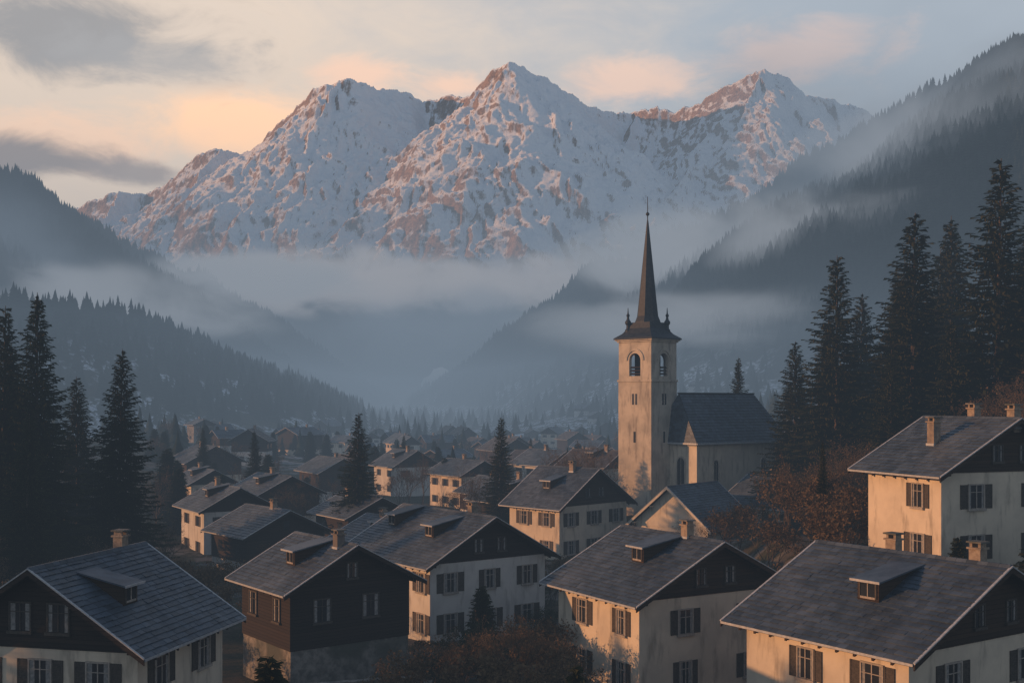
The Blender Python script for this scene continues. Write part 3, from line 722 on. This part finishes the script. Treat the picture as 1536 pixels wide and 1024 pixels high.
# ------------------------------------------------------------------ vegetation
def spruce_mesh(name, h, R, seed, dens=1.):
    r = random.Random(seed); V = []; Fc = []; mi_ = []
    segs = 8
    for j in range(segs + 1):
        tt = j / segs; rad = .26 * (h / 20) * (1 - tt) + .02
        for i in range(6): V.append((rad * cos(i * pi / 3), rad * sin(i * pi / 3), h * tt))
    for j in range(segs):
        for i in range(6):
            a = j * 6 + i; b = j * 6 + (i + 1) % 6; Fc.append((a, b, b + 6, a + 6)); mi_.append(1)
    nbt = int((820 if h > 12 else 460) * dens)
    for b_ in range(nbt):
        tt = .03 + .96 * (1 - (1 - (b_ + r.random()) / nbt) ** .66)
        z = h * min(tt, .985)
        az = b_ * 2.39996 + r.uniform(-.5, .5)
        Rm = R * ((1 - tt) ** .95) + .10
        if tt < .12: Rm *= .75 + tt * 2.1
        L = Rm * (r.uniform(.45, .95) if r.random() < .65 else r.uniform(.95, 1.2)); up = r.uniform(-.02, .22) + .7 * tt ** 3
        cx, cy = cos(az), sin(az); zz = z
        ns = max(3, int(L / .24))
        for k in range(ns):
            s_ = (k + 1) / ns
            if s_ < .2 and L > 2.: continue
            d = L * s_
            pz = zz + up * d - .42 * d * s_ + .24 * L * s_ ** 4
            px, py = cx * d, cy * d
            wl = (.24 + .62 * (1 - s_) * min(1, L / 3)) * r.uniform(.8, 1.3)
            for sg in (-1, 1):
                aa = az + sg * r.uniform(.4, 1.1); dx, dy = cos(aa), sin(aa); dz = r.uniform(-.5, .1)
                ww = .115 * r.uniform(.8, 1.6)
                bI = len(V)
                V.append((px - cx * ww, py - cy * ww, pz)); V.append((px + cx * ww * 1.6, py + cy * ww * 1.6, pz + .05))
                V.append((px + dx * wl + cx * .12, py + dy * wl + cy * .12, pz + dz * wl))
                Fc.append((bI, bI + 1, bI + 2)); mi_.append(0)
            if r.random() < .8:
                bI = len(V); hg = r.uniform(.2, .55) * (1.1 - .5 * s_)
                V.extend([(px - cy * .1, py + cx * .1, pz), (px + cy * .1, py - cx * .1, pz), (px + r.uniform(-.1, .1), py + r.uniform(-.1, .1), pz - hg)])
                Fc.append((bI, bI + 1, bI + 2)); mi_.append(0)
        bI = len(V); px, py, pz = cx * L, cy * L, zz + up * L - .18 * L
        V.extend([(px - cy * .08 - cx * .25, py + cx * .08 - cy * .25, pz), (px + cy * .08 - cx * .25, py - cx * .08 - cy * .25, pz), (px + cx * .35, py + cy * .35, pz + .12)])
        Fc.append((bI, bI + 1, bI + 2)); mi_.append(0)
    me = bpy.data.meshes.new(name); me.from_pydata(V, [], Fc); me.materials.append(M_spruce); me.materials.append(M_twig)
    me.polygons.foreach_set("material_index", mi_); me.update()
    print(name, len(Fc))
    return me
SP = [spruce_mesh('spruce_a', 20, 4.9, 1), spruce_mesh('spruce_b', 20, 5.2, 2), spruce_mesh('spruce_c', 20, 4.4, 3), spruce_mesh('spruce_d', 20, 4.9, 4, .85)]
SPS = [spruce_mesh('spruce_small', 7, 1.9, 9, 1.1), spruce_mesh('spruce_small', 7, 1.6, 10, 1.0)]
rt = random.Random(5)
def spruce(x, y, top, w=1., lib=SP):
    g_ = gz(x, y) - .3; h = top - g_; base = 20 if lib is SP else 7
    o = bpy.data.objects.new('spruce_tree', rt.choice(lib)); COL.objects.link(o)
    s_ = h / base; o.location = (x, y, g_); o.scale = (s_ * w, s_ * w, s_); o.rotation_euler = (rt.uniform(-.02, .02), rt.uniform(-.02, .02), rt.uniform(0, 6.28))
for a in [(-37.6, 90, 8.5, .9), (-40.5, 90, 7.5, .9), (-33, 95, 4.3, .95), (-40, 105, 2.2, .95), (-44, 100, 5, 1.), (-46, 92, 6.5, 1.), (-52, 95, 8, 1), (-36, 84, -1, .9), (-42, 84, 3, .9),
          # unseen spruces added west of the village to shade the near houses
          (-62, 39, 0, 1), (-66, 45, 2, 1), (-64, 51, 1, 1), (-75, 44, 3, 1), (-66, 78, 3, 1), (-70, 34, -1, 1), (-62, 57, -1, 1)]: spruce(*a)
for a in [(31.4, 110, 14, 1.05), (28.8, 116, 6, 1.05), (36.7, 105, 17.2, 1.1), (46.5, 120, 19.5, 1.0), (42.4, 100, 21.2, 1.05), (48, 104, 17, 1.1), (34, 122, 9, 1.), (51, 112, 20, 1.), (40, 118, 13, 1),
          (45, 96, 12, 1.1), (38.5, 99, 7, 1.1), (56, 120, 18, 1), (60, 110, 22, 1), (33.5, 101, 4.5, 1.0), (43, 125, 15, 1), (39, 128, 12, 1), (48, 128, 17, 1), (52, 104, 14, 1)]: spruce(*a)
for a in [(-16.5, 121, -1.3, 1.0), (-1.4, 128, -1.9, .9), (-36, 160, -4.2, .9), (-51, 188, -4.5, .8), (27.2, 136, 5.2, .8), (-22, 230, -7, .9), (4, 240, -8, .9), (20.5, 75, -2.6, .5)]: spruce(*a)
for _ in range(85):
    y = rt.uniform(135, 450); x = y * rt.uniform(-.32, .12); g_ = gz(x, y)
    if g_ < -12 and all((x - a) ** 2 + (y - b) ** 2 > 40 for a, b in placed): spruce(x, y, g_ + rt.uniform(4, 9), 1.1, SPS)
for a in [(-8.8, 41, -9.2, .9), (2.5, 44, -10.2, .8), (-1.9, 73, -11.9, 1.1), (23.5, 60, -7.2, 1.), (-12.8, 37, -12, 1), (9.2, 42, -11, .9), (27.5, 58, -5.5, 1.2), (29.5, 57, -4.5, 1.2)]: spruce(*a, lib=SPS)

def shrub_mesh(name, h, seed, leaves=.5, leafmat=None, depth=5, spread=.75):
    r = random.Random(seed); V = []; Fc = []; mi_ = []
    def seg(p, q, r0, r1):
        d = np.array(q) - np.array(p); a = np.cross(d, (0.3, .1, 1)); a = a / (np.linalg.norm(a) + 1e-6); b = np.cross(d, a); b = b / (np.linalg.norm(b) + 1e-6)
        bI = len(V)
        for c, rad in ((p, r0), (q, r1)):
            for i in range(3):
                w = 2 * pi * i / 3; V.append(tuple(np.array(c) + rad * (a * cos(w) + b * sin(w))))
        for i in range(3): j = (i + 1) % 3; Fc.append((bI + i, bI + j, bI + 3 + j, bI + 3 + i)); mi_.append(1)
    def grow(p, d, L, rad, k):
        q = [p[i] + d[i] * L for i in range(3)]; seg(p, q, rad, rad * .65)
        if k <= 2:
            for _ in range(4):
                if r.random() < leaves:
                    c = [p[i] + d[i] * L * r.random() + r.uniform(-.15, .15) for i in range(3)]; s_ = r.uniform(.04, .09); bI = len(V)
                    for _j in range(3): V.append(tuple(c[i] + r.uniform(-s_, s_) for i in range(3)))
                    Fc.append((bI, bI + 1, bI + 2)); mi_.append(0)
        if k == 0: return
        for _ in range(r.choice([2, 3, 3])):
            nd = [d[i] + r.uniform(-spread, spread) for i in range(3)]; nd[2] += .18
            m = math.sqrt(sum(c * c for c in nd)); nd = [c / m for c in nd]
            grow(q, nd, L * r.uniform(.62, .88), rad * .6, k - 1)
    for b in range(5 if h < 5 else 2):
        d = [r.uniform(-.5, .5), r.uniform(-.5, .5), 1.] if h < 5 else [r.uniform(-.2, .2), r.uniform(-.2, .2), 1.]
        m = math.sqrt(sum(c * c for c in d)); grow((r.uniform(-.3, .3), r.uniform(-.3, .3), -.1), [c / m for c in d], h * .27, .035 if h < 5 else .12, depth)
    me = bpy.data.meshes.new(name); me.from_pydata(V, [], Fc); me.materials.append(leafmat or M_rust); me.materials.append(M_twig)
    me.polygons.foreach_set("material_index", mi_); me.update(); print(name, len(Fc))
    return me
SH = [shrub_mesh('shrub', 3, 1, .8), shrub_mesh('shrub', 3, 2, .6), shrub_mesh('shrub', 3, 3, .95)]
BT = [shrub_mesh('bare_tree', 9, 4, .5, None, 6, .6), shrub_mesh('bare_tree', 9, 5, .8, None, 6, .65)]
def bush_mesh(name, seed, mat):
    r = random.Random(seed); V = []; Fc = []
    blobs = [(r.uniform(-.6, .6), r.uniform(-.6, .6), r.uniform(.3, 1.1), r.uniform(.35, .65)) for _ in range(9)]
    for _ in range(3400):
        bx, by, bz, br = r.choice(blobs); d = [r.gauss(0, 1) for _ in range(3)]; m = math.sqrt(sum(c * c for c in d)); q = br * r.uniform(.6, 1.1)
        c = (bx + d[0] / m * q, by + d[1] / m * q, max(.02, bz + d[2] / m * q)); s_ = r.uniform(.03, .075); bI = len(V)
        for _j in range(3): V.append(tuple(c[i] + r.uniform(-s_, s_) for i in range(3)))
        Fc.append((bI, bI + 1, bI + 2))
    me = bpy.data.meshes.new(name); me.from_pydata(V, [], Fc); me.materials.append(mat); me.update(); return me
BU = [bush_mesh('bush', 1, M_ever), bush_mesh('bush', 2, M_ever), bush_mesh('bush', 3, M_rust)]
def put(name, lib, x, y, s_, sz=None):
    o = bpy.data.objects.new(name, rt.choice(lib)); COL.objects.link(o); o.location = (x, y, gz(x, y) - .05); o.scale = (s_, s_, sz or s_); o.rotation_euler = (0, 0, rt.uniform(0, 6.28))
for x, y, s_ in [(1, 52, 1.7), (-1, 55, 1.6), (-3.5, 50, 1.5), (-6, 54, 1.4), (3.5, 49, 1.5), (-8, 50, 1.2), (0, 62, 1.6), (2.5, 66, 1.6), (-3, 64, 1.1), (5, 47, 1.2), (-1, 46, 1.2), (18, 80, 1.6), (20.5, 86, 1.9), (22.5, 80, 2.), (24, 88, 1.9), (18, 92, 1.7),
                 (14, 84, 1.7), (16, 72, 1.6), (12, 88, 1.7), (9, 96, 1.5), (26, 92, 2.), (-25, 84, 1.8), (-29, 80, 1.7), (-22, 88, 1.6), (-33, 82, 1.9), (-19, 80, 1.5), (-26, 74, 1.6), (-38, 82, 2.), (-34, 72, 1.9), (-28, 90, 1.7), (3, 92, 1.5), (7, 84, 1.7), (-15, 92, 1.4), (28, 98, 2.), (31, 94, 2.2), (34, 92, 2.2),
                 (-20, 58, 1.3), (-23, 62, 1.4), (-26, 68, 1.5), (-5, 58, 1.5), (1.5, 58, 1.6), (19.5, 70, 1.8), (22, 74, 1.9)]:
    put('autumn_shrub', SH, x, y, s_)
for x, y, s_ in [(38, 104, 1.), (35, 108, 1.1), (32, 104, .95), (43, 92, 1.15), (46, 88, 1.2), (40, 90, 1.05), (29, 146, 1.1), (33.5, 128, 1.), (36, 135, 1.1), (9, 190, .8), (2, 180, .7), (-44, 86, .95), (-40, 80, .8), (-26, 150, .6), (-9, 145, .5), (-55, 140, .9), (36, 88, .9), (50, 98, 1.1), (30, 100, .9), (14, 185, .8), (19, 175, .8), (25, 180, 1), (33, 190, 1.), (40, 170, 1),
                 (0, 57, .62), (-3, 60, .55), (20, 84, .7), (24, 82, .75), (16, 88, .7), (27, 86, .8), (-24, 78, .6), (-31, 86, .7), (-46, 96, .9), (10, 92, .6), (-20, 94, .5), (33, 86, .9), (37, 80, .9), (42, 84, 1.), (26, 76, .6), (12, 98, .55), (-3, 92, .55), (-7, 88, .5), (-36, 96, .8), (-30, 100, .7)]:
    put('bare_tree', BT, x, y, s_)
for _ in range(100):
    y = rt.uniform(120, 420); x = y * rt.uniform(-.32, .13); g_ = gz(x, y)
    if g_ < -12 and all((x - a) ** 2 + (y - b) ** 2 > 40 for a, b in placed): put('bare_tree', BT, x, y, rt.uniform(.45, .95))
for x, y, s_ in [(-2.6, 68, 1.5), (-4.4, 67, 1.2), (-.8, 69, 1.2), (-6.5, 63, 1.2), (3.8, 62, 1.), (-4, 58, 1.1), (5.2, 66, 1.), (-9, 90, 1.3), (-17, 92, 1.2), (2, 80, 1.3), (14, 100, 1.3), (27, 80, 1.3), (19, 64, 1.3), (22, 66, 1.2), (-21, 98, 1.5), (-30, 96, 1.5), (-5, 100, 1.3), (-2, 60, 1), (17.5, 58, 1.3), (-3, 70, 1.9)]:
    put('garden_bush', BU, x, y, s_)
for x0, y0, x1, y1 in [(-6, 71, 1, 69), (0, 58, 4, 70), (-9, 86, 3, 92)]:
    V = []; Fc = []; L = math.hypot(x1 - x0, y1 - y0); r = random.Random(3)
    n_ = int(L * 900); AA = [r.random() for _ in range(n_)]
    G_ = ground(np.array([x0 + (x1 - x0) * a for a in AA]), np.array([y0 + (y1 - y0) * a for a in AA]))
    for a, g_ in zip(AA, G_):
        side = r.random(); w = .45
        if side < .3: oz, ow = 1.3 + r.uniform(-.08, .1), r.uniform(-w, w)
        else: oz, ow = r.uniform(0, 1.3), r.choice((-1, 1)) * (w + r.uniform(-.12, .08))
        cx = x0 + (x1 - x0) * a - (y1 - y0) / L * ow; cy = y0 + (y1 - y0) * a + (x1 - x0) / L * ow; cz = float(g_) + oz
        bI = len(V)
        for _j in range(3): V.append((cx + r.uniform(-.07, .07), cy + r.uniform(-.07, .07), cz + r.uniform(-.07, .07)))
        Fc.append((bI, bI + 1, bI + 2))
    me = bpy.data.meshes.new('hedge'); me.from_pydata(V, [], Fc); me.materials.append(M_ever); me.update(); link('garden_hedge', me)
mb = MB(); r = random.Random(8)
for j in range(4):
    x = 0
    while x < 9:
        w = r.uniform(.35, .75); a = (-13.2 + x * .93, 57.5 + x * .30); b = (-13.2 + (x + w - .02) * .93, 57.5 + (x + w - .02) * .30); d = r.uniform(.0, .06); zb = -15.9 + j * .33; zt = zb + .31
        mb.hexa([(a[0], a[1] - d, zb), (b[0], b[1] - d, zb), (b[0], b[1] + .45, zb), (a[0], a[1] + .45, zb), (a[0], a[1] - d, zt), (b[0], b[1] - d, zt), (b[0], b[1] + .45, zt), (a[0], a[1] + .45, zt)], M_stone); x += w
mb.obj('stone_garden_wall', (0, 0, 0))

# ------------------------------------------------------------------ haze layers and mist banks (absorbing volumes; their glow stands in for scattered light)
def haze(name, x0, x1, y0, y1, z0, z1, sigma, colr):
    mb = MB(); m, T = newmat(name)
    out = T.n('ShaderNodeOutputMaterial'); ab = T.n('ShaderNodeVolumeAbsorption'); ab.inputs[0].default_value = (0, 0, 0, 1); ab.inputs[1].default_value = sigma
    em = T.n('ShaderNodeEmission'); em.inputs[0].default_value = (*colr, 1); em.inputs[1].default_value = sigma  # emission imitates daylight scattered in the haze
    ad = T.n('ShaderNodeAddShader'); T.l(ab.outputs[0], ad.inputs[0]); T.l(em.outputs[0], ad.inputs[1]); T.l(ad.outputs[0], out.inputs['Volume'])
    mb.hexa([(x0, y0, z0), (x1, y0, z0), (x1, y1, z0), (x0, y1, z0), (x0, y0, z1), (x1, y0, z1), (x1, y1, z1), (x0, y1, z1)], m)
    return mb.obj(name, (0, 0, 0))
haze('valley_haze', -2600, 2600, -110, 2900, -80, 46, .00105, (.16, .21, .27))
haze('upper_haze', -2650, 2650, 480, 4900, -90, 300, .00038, (.21, .26, .325))

def mistmat(name, colr, sig, sc, thr=.12, amp=2.6):
    m, T = newmat(name); out = T.n('ShaderNodeOutputMaterial')
    tc = T.n('ShaderNodeTexCoord'); ln = T.n('ShaderNodeVectorMath', operation='LENGTH'); T.l(tc.outputs['Object'], ln.inputs[0])
    P = pos(T); mp = T.n('ShaderNodeMapping'); mp.inputs['Scale'].default_value = (1, .6, 1.7); T.l(P, mp.inputs[0])
    n = T.noise(mp.outputs[0], sc, 4, .58, .5)
    f = T.math('SUBTRACT', 1., ln.outputs['Value'])
    f = T.ramp(T.math('MULTIPLY_ADD', T.math('SUBTRACT', n, .5), amp, f), thr, .8)
    edge = T.ramp(ln.outputs['Value'], 1., .6)
    d = T.math('MULTIPLY', T.math('MULTIPLY', f, edge), sig)
    ab = T.n('ShaderNodeVolumeAbsorption'); ab.inputs[0].default_value = (0, 0, 0, 1); T.l(d, ab.inputs[1])
    em = T.n('ShaderNodeEmission'); em.inputs[0].default_value = (*colr, 1); T.l(d, em.inputs[1])  # mist glows by itself in place of scattered daylight
    ad = T.n('ShaderNodeAddShader'); T.l(ab.outputs[0], ad.inputs[0]); T.l(em.outputs[0], ad.inputs[1]); T.l(ad.outputs[0], out.inputs['Volume'])
    return m
MM1 = mistmat('mist', (.54, .49, .48), .013, .007, .05, 2.6)
MM2 = mistmat('mist_thin', (.36, .375, .405), .011, .010, .12, 2.8)
MM3 = mistmat('mist_blue', (.20, .248, .31), .0024, .005, .0, 2.0)
import bmesh
def mist(x, y, z, sx, sy, sz, m):
    bm = bmesh.new(); bmesh.ops.create_icosphere(bm, subdivisions=3, radius=1); me = bpy.data.meshes.new('mist_bank'); bm.to_mesh(me); bm.free()
    me.materials.append(m); o = link('mist_bank', me, (x, y, z)); o.scale = (sx, sy, sz)
mist(-400, 2450, 254, 440, 300, 90, MM1)
mist(20, 2700, 272, 580, 240, 88, MM1)
mist(-120, 2400, 150, 480, 330, 120, MM3)
mist(-560, 1230, 130, 330, 190, 130, MM3)
mist(330, 1020, 200, 330, 240, 200, MM3)
mist(-420, 1180, 95, 250, 170, 55, MM2)
mist(250, 930, 140, 150, 150, 45, MM2)
mist(340, 960, 215, 160, 150, 55, MM2)
mist(470, 900, 240, 180, 150, 80, MM2)
mist(180, 1300, 165, 170, 250, 60, MM2)
mist(-380, 1750, 185, 220, 260, 50, MM2)
mist(140, 820, 55, 160, 130, 34, MM2)

# ------------------------------------------------------------------ sky, sun
SUN_AZ, SUN_EL = 183.0, 9.5
w = bpy.data.worlds.new("World"); S.world = w; w.use_nodes = True
w.node_tree.nodes.clear(); T = NT(w.node_tree)
sky = T.n('ShaderNodeTexSky', sky_type='NISHITA', sun_disc=False, sun_elevation=radians(SUN_EL), sun_rotation=radians((90 - SUN_AZ) % 360), altitude=900., air_density=1., dust_density=2.5, ozone_density=1.)
tc = T.n('ShaderNodeTexCoord'); D = tc.outputs['Generated']
STR = .1
mp = T.n('ShaderNodeMapping'); mp.inputs['Scale'].default_value = (1, 1, 2.2); T.l(D, mp.inputs[0])
cn = T.noise(mp.outputs[0], 12., 8, .6, .4); cn2 = T.noise(mp.outputs[0], 2.2, 5, .55)
col = sky.outputs[0]
def blob(col, b, e, sx, sz, c, strength, rough=1.1):
    d = np.array(((b - 768) / K, 1, (600 - e) / K)); d = d / np.linalg.norm(d)
    m = T.n('ShaderNodeMapping'); sc = (1 / sx, 1 / sx, 1 / sz); m.inputs['Scale'].default_value = sc
    m.inputs['Location'].default_value = tuple(-d[i] * sc[i] for i in range(3)); T.l(D, m.inputs[0])
    ln = T.n('ShaderNodeVectorMath', operation='LENGTH'); T.l(m.outputs[0], ln.inputs[0])
    r = T.math('MULTIPLY_ADD', T.math('SUBTRACT', cn, .5), rough * 2, ln.outputs['Value'])
    f = T.ramp(r, 1.05, .2, 0, strength)
    return T.mix(f, col, tuple(q / STR for q in c))
sz = T.n('ShaderNodeSeparateXYZ'); T.l(D, sz.inputs[0])
veil = T.mix(T.ramp(sz.outputs[2], .28, .58), tuple(q / STR for q in (.54, .60, .67)), tuple(q / STR for q in (.14, .19, .28)))
col = T.mix(T.ramp(cn2, .3, .75, .85, .97), col, veil)
col = blob(col, 130, 170, .60, .30, (1.08, .86, .67), .94, .3)
col = blob(col, 350, 190, .12, .04, (1.6, .98, .58), 1., .75)
col = blob(col, 100, 215, .12, .03, (1.35, .90, .62), .85)
col = blob(col, 545, 112, .06, .022, (1.3, .86, .62), .95)
col = blob(col, 670, 130, .05, .018, (1.3, .86, .62), .95)
col = blob(col, 935, 128, .07, .024, (1.15, .80, .62), .9)
col = blob(col, 1200, 75, .10, .028, (.84, .66, .60), .85)
col = blob(col, 90, 45, .16, .045, (.36, .36, .37), .88)
col = blob(col, 250, 90, .10, .028, (.52, .50, .49), .7)
col = blob(col, 50, 238, .08, .022, (.34, .30, .29), .95)
col = blob(col, 205, 258, .05, .015, (.42, .36, .34), .9)
bg = T.n('ShaderNodeBackground'); bg.inputs[1].default_value = STR; T.l(col, bg.inputs[0])
wo = T.n('ShaderNodeOutputWorld'); T.l(bg.outputs[0], wo.inputs[0])

from mathutils import Vector
sl = bpy.data.lights.new('sun', 'SUN'); sl.energy = 5.0; sl.angle = radians(.5); sl.color = (1., .47, .19)
so = bpy.data.objects.new('sun', sl); COL.objects.link(so)
dv = Vector((cos(radians(SUN_AZ)) * cos(radians(SUN_EL)), sin(radians(SUN_AZ)) * cos(radians(SUN_EL)), sin(radians(SUN_EL))))
so.rotation_euler = dv.to_track_quat('Z', 'Y').to_euler(); so.location = (-50, -20, 60)

cam = bpy.data.cameras.new('camera'); cam.lens = 40; cam.sensor_width = 36; cam.shift_y = 88 / 1536; cam.clip_start = .5; cam.clip_end = 20000
co = bpy.data.objects.new('camera', cam); COL.objects.link(co); co.rotation_euler = (pi / 2, 0, 0)
S.camera = co
